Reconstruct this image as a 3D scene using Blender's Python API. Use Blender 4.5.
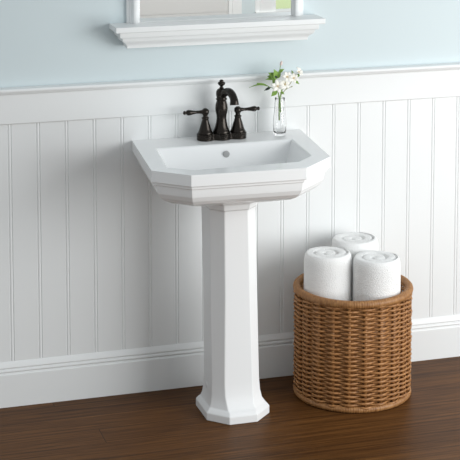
import bpy, bmesh, math, random
from mathutils import Vector, Matrix
random.seed(7)
W = 0.092                       # one beadboard width in metres; all coordinates below are in board widths
PI = math.pi
scene = bpy.context.scene
for o in list(bpy.data.objects): bpy.data.objects.remove(o)
COL = scene.collection

# ---------------------------------------------------------------- camera
cam_d = bpy.data.cameras.new('camera'); cam = bpy.data.objects.new('camera', cam_d); COL.objects.link(cam)
cam.location = (-8.421*W, -54.507*W, 22.075*W)
cam.rotation_euler = (math.radians(90-6.106), 0, math.radians(-16.777))
cam_d.sensor_width = 36; cam_d.lens = 1600/460*36
cam_d.shift_y = -280.2/460
cam_d.clip_start = 0.05; cam_d.clip_end = 200
scene.camera = cam

# ---------------------------------------------------------------- light
world = bpy.data.worlds.new('world'); scene.world = world; world.use_nodes = True
bg = world.node_tree.nodes['Background']
bg.inputs[0].default_value = (0.90, 0.955, 0.99, 1); bg.inputs[1].default_value = 0.50
def area(name, loc, target, size, power, col):
    d = bpy.data.lights.new(name, 'AREA'); d.shape = 'RECTANGLE'; d.size = size[0]; d.size_y = size[1]
    d.energy = power; d.color = col
    o = bpy.data.objects.new(name, d); COL.objects.link(o)
    o.location = Vector(loc)*W
    o.rotation_euler = (Vector(target)*W - o.location).to_track_quat('-Z', 'Y').to_euler()
    return o
area('window_daylight', (31, -26, 12.5), (9, 0, 7), (2.2, 1.9), 80, (0.975, 0.995, 1.0))
area('far_wall_fill', (24, -40, 25), (24, -60, 7), (1.0, 0.6), 52, (1.0, 0.98, 0.95))  # added fill, no real fixture; brightens the far wall seen in the mirror
ol = area('outdoor_daylight', (42, -110, 70), (42, -110, 0), (4, 4), 75, (1.0, 0.98, 0.92)); ol.data.spread = math.radians(70)
scene.view_settings.view_transform = 'Standard'; scene.view_settings.look = 'None'
scene.view_settings.gamma = 1; scene.view_settings.use_curve_mapping = False
scene.view_settings.exposure = 0.06

# ---------------------------------------------------------------- materials
def mat(name, col, rough=0.5, metal=0.0, **k):
    m = bpy.data.materials.new(name); m.use_nodes = True
    b = m.node_tree.nodes['Principled BSDF']
    b.inputs['Base Color'].default_value = (*col, 1); b.inputs['Roughness'].default_value = rough
    b.inputs['Metallic'].default_value = metal
    for n, v in k.items(): b.inputs[n.replace('_', ' ')].default_value = v
    return m
def nodes(m): return m.node_tree.nodes, m.node_tree.links, m.node_tree.nodes['Principled BSDF']
def add_bump(m, scale, strength, dist, detail=3, stretch=None):
    N, L, b = nodes(m)
    tc = N.new('ShaderNodeTexCoord'); mp = N.new('ShaderNodeMapping'); nz = N.new('ShaderNodeTexNoise'); bp = N.new('ShaderNodeBump')
    if stretch: mp.inputs['Scale'].default_value = stretch
    nz.inputs['Scale'].default_value = scale; nz.inputs['Detail'].default_value = detail
    bp.inputs['Strength'].default_value = strength; bp.inputs['Distance'].default_value = dist
    L.new(tc.outputs['Object'], mp.inputs[0]); L.new(mp.outputs[0], nz.inputs[0]); L.new(nz.outputs[0], bp.inputs['Height'])
    L.new(bp.outputs[0], b.inputs['Normal'])
    return nz
def vary(m, nz, c0, c1, lo=0.3, hi=0.7):
    N, L, b = nodes(m)
    r = N.new('ShaderNodeValToRGB'); r.color_ramp.elements[0].position = lo; r.color_ramp.elements[1].position = hi
    r.color_ramp.elements[0].color = (*c0, 1); r.color_ramp.elements[1].color = (*c1, 1)
    L.new(nz.outputs[0], r.inputs[0]); L.new(r.outputs[0], b.inputs['Base Color'])
M = {}
M['blue'] = mat('pale_blue_paint', (0.65, 0.73, 0.75), 0.75); add_bump(M['blue'], 300, 0.05, 0.0005)
M['trim'] = mat('white_trim_paint', (0.85, 0.862, 0.86), 0.45); add_bump(M['trim'], 60, 0.03, 0.0005)
M['ceramic'] = mat('white_vitreous_china', (0.93, 0.935, 0.935), 0.2, Specular_IOR_Level=0.35)
M['bronze'] = mat('oil_rubbed_bronze', (0.030, 0.025, 0.021), 0.2, 0.8)
M['hole'] = mat('overflow_metal', (0.42, 0.42, 0.42), 0.4, 0.3)
M['glass'] = mat('clear_glass', (1, 1, 1), 0.0, 0, Transmission_Weight=1.0, IOR=1.45)
M['mirror'] = mat('mirror_silver', (0.93, 0.95, 0.95), 0.01, 1.0)
M['towel'] = mat('white_terry', (0.95, 0.95, 0.94), 0.95, Sheen_Weight=0.3); add_bump(M['towel'], 330, 0.9, 0.004, 4)
M['wicker'] = mat('brown_wicker', (0.42, 0.22, 0.10), 0.5)
nz = add_bump(M['wicker'], 90, 0.25, 0.001, 3, (1, 1, 3)); vary(M['wicker'], nz, (0.20, 0.076, 0.019), (0.53, 0.255, 0.09))
M['rim'] = mat('wrapped_wicker', (0.42, 0.22, 0.10), 0.5)
nz = add_bump(M['rim'], 130, 0.3, 0.001, 3, (1, 1, .4)); vary(M['rim'], nz, (0.24, 0.10, 0.03), (0.44, 0.22, 0.08))
M['leaf'] = mat('green_leaf', (0.20, 0.34, 0.06), 0.5); M['leaf_dark'] = mat('dark_leaf', (0.03, 0.045, 0.035), 0.4)
M['stem'] = mat('green_stem', (0.22, 0.36, 0.09), 0.5); M['twig'] = mat('pale_twig', (0.42, 0.42, 0.28), 0.6)
M['petal'] = mat('white_petal', (0.93, 0.91, 0.84), 0.6); M['stamen'] = mat('orange_stamen', (0.72, 0.52, 0.22), 0.6)
M['bud'] = mat('pinkish_bud', (0.80, 0.66, 0.60), 0.6)
M['tile'] = mat('grey_white_tile', (0.70, 0.70, 0.69), 0.3)
M['grass'] = mat('lawn', (0.55, 0.64, 0.36), 0.9); M['shrub'] = mat('brown_shrub', (0.20, 0.17, 0.11), 0.9)
add_bump(M['grass'], 40, 0.3, 0.01); add_bump(M['shrub'], 60, 0.4, 0.01)
# dark oak planks
m = M['floor'] = mat('dark_oak_planks', (0.1, 0.05, 0.03), 0.42, Specular_IOR_Level=0.1); N, L, b = nodes(m)
tc = N.new('ShaderNodeTexCoord'); br = N.new('ShaderNodeTexBrick')
mp0 = N.new('ShaderNodeMapping'); mp0.inputs['Location'].default_value = (-0.227, 0.045, 0); L.new(tc.outputs['Object'], mp0.inputs[0])
br.inputs['Scale'].default_value = 1.0; br.inputs['Brick Width'].default_value = 5.0; br.inputs['Row Height'].default_value = 0.11
br.inputs['Mortar Size'].default_value = 0.0011; br.inputs['Mortar Smooth'].default_value = 0.2; br.offset = 0.0
br.inputs['Color1'].default_value = (0.0, 0, 0, 1); br.inputs['Color2'].default_value = (1, 1, 1, 1); br.inputs['Mortar'].default_value = (0.5, .5, .5, 1)
sx_ = N.new('ShaderNodeSeparateXYZ'); L.new(mp0.outputs[0], sx_.inputs[0])
rw = N.new('ShaderNodeMath'); rw.operation = 'DIVIDE'; L.new(sx_.outputs['Y'], rw.inputs[0]); rw.inputs[1].default_value = 0.11
fl_ = N.new('ShaderNodeMath'); fl_.operation = 'FLOOR'; L.new(rw.outputs[0], fl_.inputs[0])
sf = N.new('ShaderNodeMath'); sf.operation = 'MULTIPLY_ADD'; L.new(fl_.outputs[0], sf.inputs[0]); sf.inputs[1].default_value = 1.7; sf.inputs[2].default_value = 5.1
xa = N.new('ShaderNodeMath'); xa.operation = 'ADD'; L.new(sx_.outputs['X'], xa.inputs[0]); L.new(sf.outputs[0], xa.inputs[1])
cb = N.new('ShaderNodeCombineXYZ'); L.new(xa.outputs[0], cb.inputs['X']); L.new(sx_.outputs['Y'], cb.inputs['Y'])
L.new(cb.outputs[0], br.inputs[0])
# grain, shifted per plank
add = N.new('ShaderNodeVectorMath'); add.operation = 'MULTIPLY_ADD'
L.new(br.outputs['Color'], add.inputs[0]); add.inputs[1].default_value = (3, 7, 2); L.new(tc.outputs['Object'], add.inputs[2])
mp = N.new('ShaderNodeMapping'); mp.inputs['Scale'].default_value = (3.5, 110, 20); L.new(add.outputs[0], mp.inputs[0])
n1 = N.new('ShaderNodeTexNoise'); n1.inputs['Scale'].default_value = 1.0; n1.inputs['Detail'].default_value = 6; n1.inputs['Distortion'].default_value = 0.6
L.new(mp.outputs[0], n1.inputs[0])
mp2 = N.new('ShaderNodeMapping'); mp2.inputs['Scale'].default_value = (14, 400, 20); L.new(add.outputs[0], mp2.inputs[0])
n2 = N.new('ShaderNodeTexNoise'); n2.inputs['Scale'].default_value = 1.0; n2.inputs['Detail'].default_value = 3; L.new(mp2.outputs[0], n2.inputs[0])
mx = N.new('ShaderNodeMath'); mx.operation = 'MULTIPLY_ADD'; L.new(n2.outputs[0], mx.inputs[0]); mx.inputs[1].default_value = 0.45
sc = N.new('ShaderNodeMath'); sc.operation = 'MULTIPLY_ADD'; L.new(n1.outputs[0], sc.inputs[0]); sc.inputs[1].default_value = 0.75
pl = N.new('ShaderNodeMath'); pl.operation = 'MULTIPLY'; L.new(br.outputs['Color'], pl.inputs[0]); pl.inputs[1].default_value = 0.10
sc.inputs[2].default_value = -0.12; 
ad2 = N.new('ShaderNodeMath'); ad2.operation = 'ADD'; L.new(sc.outputs[0], ad2.inputs[0]); L.new(pl.outputs[0], ad2.inputs[1]); L.new(ad2.outputs[0], mx.inputs[2])
rp = N.new('ShaderNodeValToRGB'); e = rp.color_ramp.elements
e[0].position = 0.27; e[0].color = (0.022, 0.007, 0.002, 1); e[1].position = 0.78; e[1].color = (0.18, 0.076, 0.022, 1)
L.new(mx.outputs[0], rp.inputs[0])
mm = N.new('ShaderNodeMix'); mm.data_type = 'RGBA'; L.new(br.outputs['Fac'], mm.inputs['Factor'])
L.new(rp.outputs[0], mm.inputs['A']); mm.inputs['B'].default_value = (0.02, 0.009, 0.005, 1)
L.new(mm.outputs['Result'], b.inputs['Base Color'])
bp = N.new('ShaderNodeBump'); bp.inputs['Strength'].default_value = 0.12; bp.inputs['Distance'].default_value = 0.001
L.new(mx.outputs[0], bp.inputs['Height']); L.new(bp.outputs[0], b.inputs['Normal'])

# ---------------------------------------------------------------- helpers
def tag(o, label=None, cat=None, group=None, kind=None):
    if label: o['label'] = label
    if cat: o['category'] = cat
    if group: o['group'] = group
    if kind: o['kind'] = kind
    return o
def empty(name, loc, label, cat, group=None):
    o = bpy.data.objects.new(name, None); COL.objects.link(o); o.location = Vector(loc)*W
    o.empty_display_size = 0.05
    return tag(o, label, cat, group)
def obj(name, verts, faces, m, parent=None, smooth=True, bevel=0, seg=3, ang=30):
    """verts in world board widths; stored relative to the parent's origin"""
    org = Vector((0, 0, 0)); p = parent
    while p is not None: org += p.location; p = p.parent
    me = bpy.data.meshes.new(name)
    me.from_pydata([Vector(v)*W - org for v in verts], [], faces); me.update()
    bm = bmesh.new(); bm.from_mesh(me); bmesh.ops.recalc_face_normals(bm, faces=bm.faces); bm.to_mesh(me); bm.free()
    for p_ in me.polygons: p_.use_smooth = smooth
    me.materials.append(m)
    o = bpy.data.objects.new(name, me); COL.objects.link(o); o.parent = parent
    if bevel:
        md = o.modifiers.new('bevel', 'BEVEL'); md.width = bevel*W; md.segments = seg; md.limit_method = 'ANGLE'; md.angle_limit = math.radians(ang)
        md.harden_normals = True
    return o
class MB:
    def __init__(s): s.v = []; s.f = []
    def add(s, v, f):
        n = len(s.v); s.v += [tuple(q) for q in v]; s.f += [tuple(i+n for i in q) for q in f]
    def box(s, a, b):
        x0, y0, z0 = a; x1, y1, z1 = b
        s.add([(x0,y0,z0),(x1,y0,z0),(x1,y1,z0),(x0,y1,z0),(x0,y0,z1),(x1,y0,z1),(x1,y1,z1),(x0,y1,z1)],
              [(0,3,2,1),(4,5,6,7),(0,1,5,4),(1,2,6,5),(2,3,7,6),(3,0,4,7)])
    def loft(s, rings, cap0=True, cap1=True):
        n = len(rings[0]); v = [p for r in rings for p in r]; f = []
        for k in range(len(rings)-1):
            for i in range(n):
                j = (i+1) % n; f.append((k*n+i, k*n+j, (k+1)*n+j, (k+1)*n+i))
        if cap0: f.append(tuple(range(n))[::-1])
        if cap1: f.append(tuple((len(rings)-1)*n+i for i in range(n)))
        s.add(v, f)
    def lathe(s, c, prof, seg=32, axis='z', flute=0, nf=8, caps=(True, True)):
        rings = []
        for r, h in prof:
            ring = []
            for i in range(seg):
                a = 2*PI*i/seg; rr = r*(1+flute*math.cos(nf*a)); u, w = rr*math.cos(a), rr*math.sin(a)
                ring.append((c[0]+u, c[1]+w, c[2]+h) if axis == 'z' else (c[0]+h, c[1]+u, c[2]+w))
            rings.append(ring)
        s.loft(rings, *caps)
    def tube(s, pts, rad, seg=8, closed=False):
        pts = [Vector(p) for p in pts]; n = len(pts); rings = []; up = None
        for i, p in enumerate(pts):
            if closed: t = pts[(i+1) % n]-pts[i-1]
            else: t = pts[min(i+1, n-1)]-pts[max(i-1, 0)]
            t.normalize()
            if up is None: up = Vector((0, 0, 1)) if abs(t.z) < .9 else Vector((0, 1, 0))
            a = t.cross(up).normalized(); b_ = a.cross(t).normalized(); up = b_
            r = rad[i] if isinstance(rad, (list, tuple)) else rad
            rings.append([tuple(p+a*r*math.cos(2*PI*k/seg)+b_*r*math.sin(2*PI*k/seg)) for k in range(seg)])
        if closed: rings.append(rings[0]); s.loft(rings, False, False)
        else: s.loft(rings)
    def build(s, name, m, parent=None, **k): return obj(name, s.v, s.f, m, parent, **k)
def spline(P, n=8):
    P = [Vector(p) for p in P]; out = []
    Q = [P[0]*2-P[1]]+P+[P[-1]*2-P[-2]]
    for i in range(1, len(Q)-2):
        for k in range(n):
            t = k/n; a, b_, c, d = Q[i-1:i+3]
            out.append(0.5*((2*b_)+(c-a)*t+(2*a-5*b_+4*c-d)*t*t+(3*b_-a-3*c+d)*t**3))
    out.append(P[-1]); return out
def inset(poly, ds):
    """move every edge i (poly[i] to poly[i+1]) inward by ds[i]; poly counter-clockwise from above"""
    n = len(poly); lines = []
    for i in range(n):
        a, b_ = Vector(poly[i]), Vector(poly[(i+1) % n]); d = (b_-a).normalized(); nn = Vector((-d.y, d.x))
        lines.append((a+nn*ds[i], d))
    out = []
    for i in range(n):
        p, d = lines[i-1]; q, e_ = lines[i]
        cr = d.x*e_.y-d.y*e_.x; t = ((q-p).x*e_.y-(q-p).y*e_.x)/cr
        out.append(tuple(p+d*t))
    return out

# ---------------------------------------------------------------- the setting
XL, XR, ZT = -14, 38, 27
fm = MB(); fm.box((XL, -61, -0.3), (38, 0.6, 0)); f_ = fm.build('floor', M['floor'], smooth=False); tag(f_, kind='structure')
wm = MB(); wm.box((XL, 0.12, 0), (XR, 1.2, ZT)); tag(wm.build('wall_back', M['blue'], smooth=False), kind='structure')
# beadboard: extruded profile along x
prof = []
for k in range(XL, XR):
    j = k
    prof += [(j-0.075, 0), (j-0.06, 0.024), (j-0.045, 0.024), (j-0.03, 0.004), (j, -0.004), (j+0.03, 0.004), (j+0.045, 0.024), (j+0.06, 0.024), (j+0.075, 0)]
prof = [(XL, 0)]+[p for p in prof if p[0] > XL]+[(XR, 0)]
v = []; f = []
for x, y in prof: v += [(x, y, 0.3), (x, y, 10.3)]
for i in range(len(prof)-1): f.append((2*i, 2*i+2, 2*i+3, 2*i+1))
n = len(v); v += [(XL, 0.12, 0.3), (XL, 0.12, 10.3), (XR, 0.12, 0.3), (XR, 0.12, 10.3)]
f += [(n, 0, 1, n+1), (n-2, n+2, n+3, n-1)]
bb = obj('trim_1', v, f, M['trim'], smooth=False); tag(bb, kind='structure')
def moulding(name, prof, m):
    """profile of (y, z) extruded along the wall"""
    v = []; n = len(prof)
    for x in (XL, XR): v += [(x, y, z) for y, z in prof]
    f = [(i, (i+1) % n, n+(i+1) % n, n+i) for i in range(n)]+[tuple(range(n)), tuple(range(n, 2*n))[::-1]]
    o = obj(name, v, f, m, smooth=True, bevel=0.02, seg=2, ang=25); tag(o, kind='structure'); return o
moulding('trim_2', [(0.12, 10.14), (-0.07, 10.14), (-0.10, 10.17), (-0.10, 11.12), (-0.11, 11.18), (-0.14, 11.22), (-0.17, 11.24), (-0.18, 11.26),
                    (-0.21, 11.28), (-0.23, 11.32), (-0.23, 11.36), (-0.20, 11.40), (0.12, 11.42)], M['trim'])
moulding('baseboard_back', [(0.12, 0), (-0.12, 0), (-0.12, 1.17), (-0.10, 1.21), (-0.065, 1.225), (-0.065, 1.245), (-0.10, 1.26), (-0.115, 1.30), (-0.10, 1.345),
                            (-0.06, 1.365), (-0.06, 1.385), (-0.09, 1.40), (-0.095, 1.44), (-0.06, 1.53), (-0.02, 1.60), (0.0, 1.63), (0.12, 1.63)], M['trim'])

# the opposite side of the room, seen only in the mirror: far wall with tiled shower wall, door casing and a low window
YP = -60.0
w = MB()
w.box((XL, YP-1, 0), (29.5, YP, ZT)); w.box((36.5, YP-1, 0), (38, YP, ZT))
w.box((29.5, YP-1, 0), (36.5, YP, 4.3)); w.box((29.5, YP-1, 19), (36.5, YP, ZT))
tag(w.build('wall_front', M['blue'], smooth=False), kind='structure')
wf = MB()
for a, b_ in ((28.06, 29.7), (36.5, 37.9)):
    wf.box((a, YP, 3.4), (b_, YP+.15, 20)); wf.box((a+.35, YP+.15, 3.6), (b_-.35, YP+.28, 20))
wf.box((29.5, YP, 19), (36.5, YP+.15, 20)); wf.box((28.06, YP-.9, 4.2), (37.9, YP+.4, 4.5))
wf.box((32.9, YP-.6, 4.3), (33.1, YP-.4, 19)); wf.box((29.5, YP-.6, 11.9), (36.5, YP-.4, 12.1))
w1 = wf.build('window_1', M['trim'], smooth=False); tag(w1, kind='structure')
tr = MB(); tr.box((25.93, YP, 0), (26.96, YP+.25, 20)); tr.box((26.2, YP+.25, 0), (26.7, YP+.35, 20)); tag(tr.build('trim_3', M['trim'], smooth=False), kind='structure')
tw = MB()
tw.box((10, YP, 0), (25.93, YP+.04, ZT))
for r in range(0, 4):
    for c in range(0, 11):
        x0 = 10.06+c*1.44; z0 = 0.05+r*1.13
        tw.box((x0, YP+.04, z0), (min(x0+1.39, 25.9), YP+.08, z0+1.08))
tw.box((10.02, YP+.04, 4.60), (25.9, YP+.08, 26.9))
tag(tw.build('wall_shower', M['tile'], smooth=False), kind='structure')
lm = MB(); lm.box((-20, -260, -0.6), (140, -61.2, -0.3)); tag(lm.build('lawn', M['grass'], smooth=False), kind='structure')

# ---------------------------------------------------------------- wall shelf and mirror
sh = MB()
x0, x1, D = 3.60, 11.30, 1.0
rings = []
for d, z in [(0.0, 13.50), (0.0, 13.325), (0.02, 13.30), (0.16, 13.295), (0.175, 13.28), (0.18, 13.13), (0.21, 13.085), (0.28, 13.075), (0.29, 13.06), (0.30, 12.99),
             (0.33, 12.94), (0.39, 12.89), (0.46, 12.83), (0.495, 12.76), (0.50, 12.68)]:
    rings.append([(x0+d, 0.12, z), (x0+d, -D+d, z), (x1-d, -D+d, z), (x1-d, 0.12, z)])
sh.loft(rings[::-1])
shelf = sh.build('wall_shelf', M['trim'], bevel=0.015, seg=2, ang=35)
tag(shelf, 'white moulded crown profile ledge shelf on the pale blue wall under the mirror', 'shelf')
mr = empty('wall_mirror', (7.4, 0.12, 13.5), 'white framed mirror standing on the moulded wall shelf', 'mirror')
fr = MB()
mx0, mx1, mz0, mz1 = 4.21, 10.80, 13.50, 23.0
# moulded frame: offset, depth from wall
P = [(0, 0.0), (0, 0.12), (0.03, 0.15), (0.07, 0.15), (0.09, 0.20), (0.13, 0.23), (0.15, 0.23), (0.19, 0.33), (0.22, 0.35), (0.36, 0.35), (0.39, 0.32), (0.40, 0.22), (0.44, 0.20), (0.46, 0.17), (0.46, 0.0)]
def rect(d, y): return [(mx0+d, 0.12-y, mz0+d*.0), (mx1-d, 0.12-y, mz0+d*.0), (mx1-d, 0.12-y, mz1-d), (mx0+d, 0.12-y, mz1-d)]
def stile(s):
    v = []; n = len(P)
    for z in (mz0, mz1):
        for d, y in P: v.append(((mx0+d) if s < 0 else (mx1-d), 0.12-y, z))
    fr.add(v, [(i, (i+1) % n, n+(i+1) % n, n+i) for i in range(n)]+[tuple(range(n)), tuple(range(n, 2*n))])
stile(-1); stile(1)
fr.box((mx0+.44, -0.16, mz1-.46), (mx1-.44, 0.12, mz1)); fr.box((mx0+.44, -0.05, mz0), (mx1-.44, 0.12, mz0+.03))
fr.build('mirror_frame', M['trim'], mr, bevel=0.01, seg=2, ang=50)
gl = MB(); gl.box((mx0+.44, -0.0, mz0+.03), (mx1-.44, 0.10, mz1-.46)); gl.build('mirror_glass', M['mirror'], mr, smooth=False)

# ---------------------------------------------------------------- pedestal sink
sink = empty('pedestal_sink', (7.3, -1.5, 0), 'white porcelain pedestal sink with faceted octagonal rim, against the beadboard wall', 'sink')
ZS = 9.28
outer = [(4.37, 0.0), (3.96, -4.48), (5.05, -5.48), (8.97, -5.62), (10.27, -4.35), (10.70, 0.0)]      # counter-clockwise from above
inner = [(4.87, -1.45), (4.52, -4.22), (5.33, -4.84), (9.02, -4.74), (9.72, -4.02), (9.90, -1.45)]
def R_(poly, z): return [(x, y, z) for x, y in poly]
def off(d, b_=0.0): return inset(outer, [d, d, d, d, d, b_])
s = MB()
under = [R_(outer, ZS), R_(off(0), ZS-.38), R_(off(.02), ZS-.41), R_(off(.09), ZS-.42), R_(off(.10), ZS-.43), R_(off(.10), ZS-.50),
         R_(off(.12), ZS-.52), R_(off(.17), ZS-.525), R_(off(.18), ZS-.54), R_(off(.19), ZS-.66), R_(off(.23), ZS-.82), R_(off(.33), ZS-.98), R_(off(.50), ZS-1.12), R_(off(.78), ZS-1.25),
         R_(off(1.15), ZS-1.36), R_(off(1.50), ZS-1.44), R_(off(1.62, .6), ZS-1.50)]
inn = [R_(inner, ZS), R_(inset(inner, [.05]*6), ZS-.03), R_(inset(inner, [.10]*6), ZS-.12), R_(inset(inner, [.30]*6), ZS-.7), R_(inset(inner, [.5]*6), ZS-1.0), R_(inset(inner, [.9]*6), ZS-1.12), R_(inset(inner, [1.2]*6), ZS-1.16)]
rings = under[::-1]+inn
s.loft(rings)
basin = s.build('basin', M['ceramic'], sink, bevel=0.05, seg=4, ang=14)
def octo(z, x0, x1, y0, y1, c, cb=None):
    cb = c if cb is None else cb
    return [(x0+c, y0, z), (x1-c, y0, z), (x1, y0+c, z), (x1, y1-cb, z), (x1-cb, y1, z), (x0+cb, y1, z), (x0, y1-cb, z), (x0, y0+c, z)]
p = MB()
p.loft([octo(0, 6.19, 8.48, -3.88, -1.2, .64), octo(.27, 6.19, 8.48, -3.88, -1.2, .64), octo(.36, 6.26, 8.41, -3.80, -1.28, .60), octo(.42, 6.33, 8.34, -3.68, -1.4, .52), octo(.58, 6.38, 8.24, -3.57, -1.55, .44), octo(.85, 6.41, 8.18, -3.48, -1.65, .38),
        octo(1.3, 6.43, 8.15, -3.43, -1.7, .36), octo(4.5, 6.41, 8.09, -3.42, -1.65, .40), octo(7.3, 6.38, 8.03, -3.42, -1.5, .41),
        octo(7.40, 6.38, 8.03, -3.43, -1.46, .41), octo(7.43, 6.33, 8.08, -3.49, -1.4, .42), octo(7.62, 6.32, 8.09, -3.52, -1.4, .42), octo(7.76, 6.2, 8.2, -3.65, -1.3, .42), octo(7.84, 6.0, 8.4, -3.8, -1.3, .45)])
p.build('pedestal', M['ceramic'], sink, bevel=0.07, seg=4, ang=20)
oh = MB()
yo = -1.45-.10-.05
oh.lathe((7.38, yo-.02, 0), [(0.12, 0), (0.12, .03), (0.10, .04), (0.0001, .04)], 24)
# turn the disc to face the front
oh.v = [(x, yo-.035-(z), ZS-.33+(y-(yo-.02))) for x, y, z in oh.v]
oh.build('overflow_hole', M['hole'], sink, smooth=False)
# drain fitting at the bottom of the bowl
dm = MB(); dm.lathe((7.25, -3.0, ZS-1.17), [(0.32, 0), (0.32, .03), (0.27, .04), (0.22, .02), (0.0001, .02)], 24); dm.build('drain', M['bronze'], sink)
vh = MB(); vh.lathe((0, 0, 0), [(0.13, 0), (0.13, .02), (0.10, .03), (0.0001, .03)], 20)
vh.v = [(6.40+.04-z, -2.45+x, .95+y) for x, y, z in vh.v]; vh.build('bolt_cap', M['ceramic'], sink)

# ---------------------------------------------------------------- faucet
FY = -0.68
fa = empty('faucet', (7.49, FY, ZS), 'oil-rubbed bronze two-handle faucet on the back deck of the sink', 'faucet')
pts = []
def half(x):
    h = .21
    for c, r in ((6.89, .31), (7.49, .34), (8.10, .31)):
        if abs(x-c) < r: h = max(h, math.sqrt(r*r-(x-c)**2))
    if x < 6.89-.15: h = math.sqrt(max(0, .31**2-(x-6.89)**2))
    if x > 8.10+.15: h = math.sqrt(max(0, .31**2-(x-8.10)**2))
    return h
xs = [7.495-0.914*math.cos(PI*i/60) for i in range(61)]
outl = [(x, FY-half(x)) for x in xs]+[(x, FY+half(x)) for x in xs[::-1][1:-1]]
b_ = MB()
def sc_(k, z): return [(7.495+(x-7.495)*(1-k*.3), FY+(y-FY)*(1-k), z) for x, y in outl]
b_.loft([sc_(.0, ZS), sc_(0, ZS+.23)])
b_.build('base_plate', M['bronze'], fa, bevel=.02, seg=3, ang=60)
bo = MB()
bo.lathe((7.49, FY, ZS), [(.30, .22), (.31, .26), (.28, .32), (.23, .45), (.19, .62), (.175, .75), (.18, .85), (.21, .98), (.225, 1.10), (.215, 1.24), (.18, 1.36), (.17, 1.40), (.20, 1.43), (.20, 1.47),
                           (.17, 1.50), (.19, 1.56), (.20, 1.64), (.19, 1.72), (.15, 1.79), (.08, 1.84), (.0001, 1.85)], 32)
bo.build('faucet_body', M['bronze'], fa)
fi = MB()
fi.lathe((7.49, FY, ZS), [(.08, 1.80), (.07, 1.87), (.05, 1.90), (.06, 1.92), (.105, 1.95), (.135, 2.0), (.125, 2.05), (.08, 2.07), (.07, 2.09), (.075, 2.11), (.05, 2.14), (.0001, 2.15)], 20)
fi.build('finial', M['bronze'], fa)
sp = MB()
path = spline([(7.50, FY, ZS+1.56), (7.56, -.86, ZS+1.70), (7.65, -1.10, ZS+1.77), (7.69, -1.35, ZS+1.70), (7.71, -1.50, ZS+1.55), (7.71, -1.54, ZS+1.38)], 7)
n = len(path); sp.tube(path, [.15-.02*i/n if i < n*.7 else .136+.03*(i/n-.7)/.3 for i in range(n)], 20)
sp.build('spout', M['bronze'], fa)
for sx, cx in ((-1, 6.89), (1, 8.10)):
    h = MB()
    h.lathe((cx, FY, ZS), [(.27, .22), (.275, .26), (.245, .31), (.205, .42), (.16, .58), (.12, .70), (.11, .76), (.13, .78), (.13, .81), (.09, .83), (.085, .90), (.12, .94), (.135, 1.0), (.13, 1.07), (.10, 1.11), (.05, 1.14), (.0001, 1.145)], 28)
    ho = h.build('handle', M['bronze'], fa)
    l = MB()
    prof = [(.075, .0), (.07, .15), (.055, .22), (.055, .34), (.07, .45), (.09, .55), (.10, .62), (.085, .68), (.05, .71), (.055, .73), (.075, .76), (.06, .80), (.0001, .83)]
    l.lathe((cx, FY, ZS+1.02), [(r, sx*t) for r, t in prof], 16, axis='x')
    l.build('lever', M['bronze'], ho)

# ---------------------------------------------------------------- vase with flowers
VX, VY = 9.67, -0.72
va = MB()
op = [(.0001, 0), (.19, 0.0), (.215, .04), (.235, .2), (.245, .35), (.24, .55), (.22, .8), (.195, 1.05), (.18, 1.25), (.18, 1.36)]
ip = [(.173, 1.37), (.166, 1.36), (.162, 1.25), (.178, 1.05), (.202, .8), (.222, .55), (.226, .35), (.212, .2), (.17, .09), (.0001, .07)]
va.lathe((VX, VY, ZS+.002), op+ip, 48, flute=0.018, nf=8, caps=(False, False))
tag(va.build('bud_vase', M['glass']), 'slim clear fluted glass bud vase on the right of the sink deck', 'vase')
def leaf(name, base, tip, width, m, parent, bend=0.05, nrm=(0.2, -0.8, 0.55), fold=.25):
    base, tip = Vector(base), Vector(tip); d = tip-base; L_ = d.length; t = d.normalized(); nn = Vector(nrm); nn = (nn-t*nn.dot(t)).normalized(); sd = t.cross(nn)
    b_ = MB(); v = []; K = 9
    for i in range(K):
        u = i/(K-1); w = width*math.sin(PI*min(1, u*1.02+.02)**.8)**.9 if 0 < i < K-1 else 0.004
        c = base+d*u+nn*bend*math.sin(PI*u)*L_
        for s_ in (-1, -.5, 0, .5, 1): v.append(tuple(c+sd*w*s_+nn*abs(s_)*w*fold))
    top = v; bot = [tuple(Vector(q)-nn*.008) for q in v]; f = []
    for off_, flip in ((0, 0), (len(v), 1)):
        for i in range(K-1):
            for j in range(4):
                q = (off_+i*5+j, off_+i*5+j+1, off_+(i+1)*5+j+1, off_+(i+1)*5+j); f.append(q[::-1] if flip else q)
    nv = len(v)
    for i in range(K-1):
        f.append((i*5, (i+1)*5, nv+(i+1)*5, nv+i*5)); f.append((i*5+4, nv+i*5+4, nv+(i+1)*5+4, (i+1)*5+4))
    b_.add(top+bot, f); return b_.build(name, m, parent)
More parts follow.
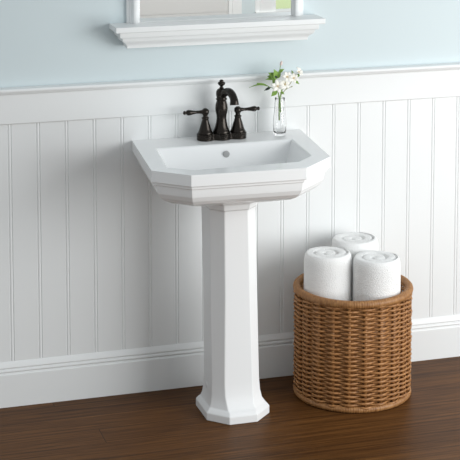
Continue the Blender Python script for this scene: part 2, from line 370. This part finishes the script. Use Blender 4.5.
def blossom(c, r, facing, parent, rot=0, np_=6, cup=.25):
    c = Vector(c); fz = Vector(facing).normalized(); a = fz.cross(Vector((0, 0, 1))).normalized(); b2 = a.cross(fz).normalized()
    b_ = MB()
    for k in range(np_):
        th = rot+2*PI*k/np_; d = a*math.cos(th)+b2*math.sin(th); sd = fz.cross(d); K = 6; v = []
        for i in range(K):
            u = i/(K-1); w = r*.30*math.sin(PI*(u*.86+.08))
            cc = c+d*r*u+fz*(cup*r*math.sin(u*2.1)+.003*(k % 2))
            for s_ in (-1, 0, 1): v.append(tuple(cc+sd*w*s_+fz*abs(s_)*w*.3))
        v += [tuple(Vector(q)-fz*.008) for q in v]; nv = K*3; f = []
        for i in range(K-1):
            for j in range(2):
                q = (i*3+j, i*3+j+1, i*3+j+4, i*3+j+3); f += [q, tuple(nv+t for t in q)[::-1]]
            f += [(i*3, i*3+3, nv+i*3+3, nv+i*3), (i*3+2, nv+i*3+2, nv+i*3+5, i*3+5)]
        f += [(0, nv, nv+1, 1), (1, nv+1, nv+2, 2), (nv-3, nv-2, 2*nv-2, 2*nv-3), (nv-2, nv-1, 2*nv-1, 2*nv-2)]
        b_.add(v, f)
    o = b_.build('blossom', M['petal'], parent)
    s_ = MB()
    for k in range(5):
        th = 2*PI*k/5; d = a*math.cos(th)*.12*r+b2*math.sin(th)*.12*r
        s_.tube([c+fz*.01, c+d*.6+fz*r*.25, c+d+fz*r*.42], [.005, .005, .010], 6)
    s_.build('stamens', M['stamen'], o)
def stem(P_, r0, r1, m, parent):
    q = spline(P_, 5); n = len(q); b_ = MB(); b_.tube(q, [r0+(r1-r0)*i/n for i in range(n)], 8); return b_.build('stem', m, parent)
def img(u, v, y):            # helper measured on the deck plane: picture offsets around the vase, in board widths
    return (9.67+(u-279.5)/28.3+(y-VY)*.30, y, 10.66-(v-98)/28.4+(y-VY)*.24)
sg = 'flower sprigs in the bud vase'
# sprig with the green leaf cluster, a closed bud and the long arching leaf
A = empty('flower_sprig', (VX-.03, VY, ZS+.5), 'flower sprig with green leaf cluster and closed bud, on the left of the bud vase', 'flower', sg)
stem([(VX-.02, VY, ZS+.55), (VX-.03, VY, ZS+1.0), (VX-.03, VY, ZS+1.36), img(277, 90, VY), img(275, 81, VY+.02), img(276, 75, VY), img(279, 70, VY), img(280, 65, VY)], .028, .012, M['stem'], A)
for a_, c_, w_ in (((275, 79), (267, 71), .145), ((275, 79), (273, 67), .145), ((275, 78), (266, 76), .12), ((276, 79), (272, 83), .145), ((276, 78), (280, 71), .08), ((275, 78), (264, 78), .06), ((276, 78), (270, 73), .10)):
    leaf('leaf', img(*a_, VY), img(*c_, VY+random.uniform(-.15, .15)), w_, M['leaf'], A)
leaf('leaf', img(278, 72, VY), img(284, 68, VY-.05), .06, M['leaf'], A)
leaf('leaf', img(276, 91, VY), img(270, 95, VY-.1), .09, M['leaf'], A)
leaf('leaf', img(276, 90, VY), img(272, 94, VY+.1), .07, M['leaf_dark'], A)
leaf('leaf', img(277, 77, VY-.02), img(272, 74, VY-.12), .04, M['leaf_dark'], A)
stem([img(277, 92, VY), img(272, 88, VY), img(269, 86.5, VY)], .014, .01, M['stem'], A)
leaf('leaf', img(269.5, 87, VY), img(262.5, 90, VY), .045, M['leaf_dark'], A)
stem([img(269, 87, VY), img(262, 83, VY), img(255, 82, VY)], .014, .02, M['leaf'], A)
leaf('leaf', img(268.5, 86.5, VY), img(246.5, 86, VY), .055, M['leaf'], A, bend=.14, nrm=(0, -.3, .95))
bd = MB(); q = Vector(img(280, 65, VY)); bd.tube([q, q+Vector((.02, 0, .05)), q+Vector((.04, 0, .12)), q+Vector((.05, 0, .17))], [.02, .05, .045, .01], 10); bd.build('bud', M['bud'], A)
# sprig with the large white blossoms in the middle
B = empty('flower_sprig', (VX, VY-.03, ZS+.5), 'flower sprig with the large open white blossoms low in the middle of the vase', 'flower', sg)
stem([(VX+.02, VY-.03, ZS+.85), (VX+.0, VY-.03, ZS+1.36), img(281, 90, VY-.05), img(278, 85, VY-.1)], .024, .012, M['stem'], B)
stem([img(281, 92, VY-.03), img(284, 86, VY-.1), img(286, 80, VY-.1)], .016, .01, M['twig'], B)
blossom(img(276.5, 84.5, VY-.14), .25, (-.1, -1, .25), B, .3, cup=.35)
blossom(img(284, 84, VY-.05), .19, (.3, -1, .3), B, .9, cup=.45)
blossom(img(286.5, 76, VY-.12), .21, (.1, -1, .5), B, .1, cup=.5)
leaf('leaf', img(280, 92, VY-.03), img(284, 93, VY-.15), .06, M['leaf'], B)
# sprig leaning right
Cc = empty('flower_sprig', (VX+.03, VY+.03, ZS+.5), 'flower sprig leaning right with small white blossoms and narrow green leaves', 'flower', sg)
stem([(VX-.03, VY+.03, ZS+.70), (VX+.03, VY+.03, ZS+1.36), img(284, 92, VY), img(290, 85, VY), img(294, 79, VY), img(297, 74, VY)], .02, .01, M['twig'], Cc)
stem([img(285, 91, VY), img(288, 89, VY), img(291, 88, VY)], .012, .01, M['twig'], Cc)
blossom(img(293.5, 78.5, VY-.03), .20, (.2, -1, .35), Cc, .5, cup=.4)
blossom(img(298.5, 73, VY-.03), .19, (.6, -.7, .6), Cc, .2, cup=.6)
leaf('leaf', img(296, 77, VY), img(302.5, 75, VY-.03), .06, M['leaf'], Cc)
leaf('leaf', img(294, 81, VY), img(300.5, 85, VY-.03), .06, M['leaf'], Cc)
leaf('leaf', img(294, 76, VY), img(292, 71, VY+.05), .05, M['leaf'], Cc)
bl = MB(); q = Vector(img(291, 88, VY)); bl.tube([q, q+Vector((.04, 0, .02)), q+Vector((.09, 0, .04))], [.012, .025, .006], 8); bl.build('bud', M['twig'], Cc)

# ---------------------------------------------------------------- wicker basket
BX, BY, BR, BH = 11.97, -2.2, 2.01, 3.90
bk = empty('wicker_basket', (BX, BY, 0), 'round brown woven wicker basket on the floor right of the sink', 'basket')
NS, NR = 22, 46
w = MB(); z0, z1 = .20, BH-.10; dz = (z1-z0)/(NR-1)
for r in range(NR):
    z = z0+dz*r; ph = PI*(r % 2); ring = []; sg_ = NS*6
    jx = random.uniform(-.008, .008)
    rings = []
    for i in range(sg_):
        a = 2*PI*i/sg_; wv = math.cos(NS*a/2+ph); rr = BR+.088*wv+jx+.01*math.sin(7*a+r)
        zz = z+.012*math.sin(5*a+r*.15)
        rad = .036+.016*abs(wv)
        rings.append([(BX+(rr+rad*.8*math.cos(t))*math.cos(a), BY+(rr+rad*.8*math.cos(t))*math.sin(a), zz+rad*math.sin(t)) for t in [2*PI*k/6 for k in range(6)]])
    rings.append(rings[0]); w.loft(rings, False, False)
w.build('woven_side', M['wicker'], bk)
st = MB()
for i in range(NS):
    a = 2*PI*i/NS; st.tube([(BX+BR*math.cos(a), BY+BR*math.sin(a), .08), (BX+BR*math.cos(a), BY+BR*math.sin(a), BH)], .06, 8)
for i in range(NS):        # flat split canes behind the crossings
    a = 2*PI*(i+.5)/NS; c_, s_ = math.cos(a), math.sin(a); rings = []
    for z in (.08, BH):
        rings.append([(BX+(BR-.085+q)*c_-t*s_, BY+(BR-.085+q)*s_+t*c_, z) for q, t in ((-.01, -.26), (.03, -.2), (.035, 0), (.03, .2), (-.01, .26), (-.02, 0))])
    st.loft(rings)
st.build('stakes', M['wicker'], bk)
def wrapped(name, z, R, r, ry, wraps):
    b_ = MB(); n = wraps*3; rings = []
    for i in range(n):
        a = 2*PI*i/n; k = 1+(.04 if i % 3 == 1 else (-.10 if i % 3 == 0 else .04))
        rings.append([(BX+(R+r*k*math.cos(t))*math.cos(a), BY+(R+r*k*math.cos(t))*math.sin(a), z+ry*k*math.sin(t)) for t in [2*PI*q/12 for q in range(12)]])
    rings.append(rings[0]); b_.loft(rings, False, False); b_.build(name, M['rim'], bk)
wrapped('rim', BH, BR+.01, .135, .14, 150)
wrapped('base_rim', .115, BR+.01, .11, .112, 150)
bt = MB(); bt.lathe((BX, BY, .06), [(.0001, 0), (BR, 0), (BR, .08), (.0001, .08)], 48); bt.build('bottom', M['wicker'], bk)

# ---------------------------------------------------------------- rolled towels
def towel(cx, cy, z1, label, seam, turns=1.9):
    R = .857; zb = .16; b_ = MB(); NA = 96; pitch = R/(turns+.35)
    def rad(a): return R*(1-.012*math.cos(2*a+seam))
    rings = []
    def ang(i): return 2*PI*i/NA
    def rr(i, k): return rad(ang(i))*k
    for z, k in ((zb, .92), (zb+.1, 1.0), (1.5, 1.0), (3.0, .995), (z1-.35, 1.0), (z1-.22, .992), (z1-.13, .975), (z1-.06, .95), (z1-.015, .915)):
        rings.append([(cx+rr(i, k)*math.cos(ang(i)), cy+rr(i, k)*math.sin(ang(i)), z) for i in range(NA)])
    K = 34
    for q in range(1, K):
        u = q/K; ring = []
        for i in range(NA):
            a = ang(i); r_ = .915*R*(1-u); s_ = (R-r_)/pitch + ((a-seam) % (2*PI))/(2*PI)
            fr_ = s_ % 1.0; d = min(fr_, 1-fr_)
            g = math.exp(-(d/.11)**2)
            if s_ < .97 or r_ < .1*R: g *= 0
            bulge = .06*math.sqrt(max(0, math.sin(PI*fr_))) if s_ >= .97 else .06*math.sqrt(max(0, min(1, (R-r_)/(.5*pitch))))
            z = z1-.012+bulge*.7-.075*g-.03*(1-r_/R)
            rk = rad(a)*.915*(1-u); ring.append((cx+rk*math.cos(a), cy+rk*math.sin(a), z))
        rings.append(ring)
    b_.loft(rings)
    # the loose end of the roll lying along the outside
    o = b_.build('rolled_towel', M['towel'])
    tag(o, label, 'towel', 'rolled towels in the wicker basket')
fw_, rt_ = Vector((.289, .957)), Vector((.957, -.289))
for a, b_, z, l_, sm in ((-.93, -.375, 5.27, 'white rolled towel at the left front of the wicker basket', 2.4),
                         (.79, -.615, 5.18, 'white rolled towel at the right front of the wicker basket, nearest the viewer', 2.0),
                         (.14, .99, 5.40, 'white rolled towel at the back of the basket, topmost in the picture', 2.8)):
    c_ = Vector((BX, BY))+rt_*a+fw_*b_; towel(c_.x, c_.y, z, l_, sm)
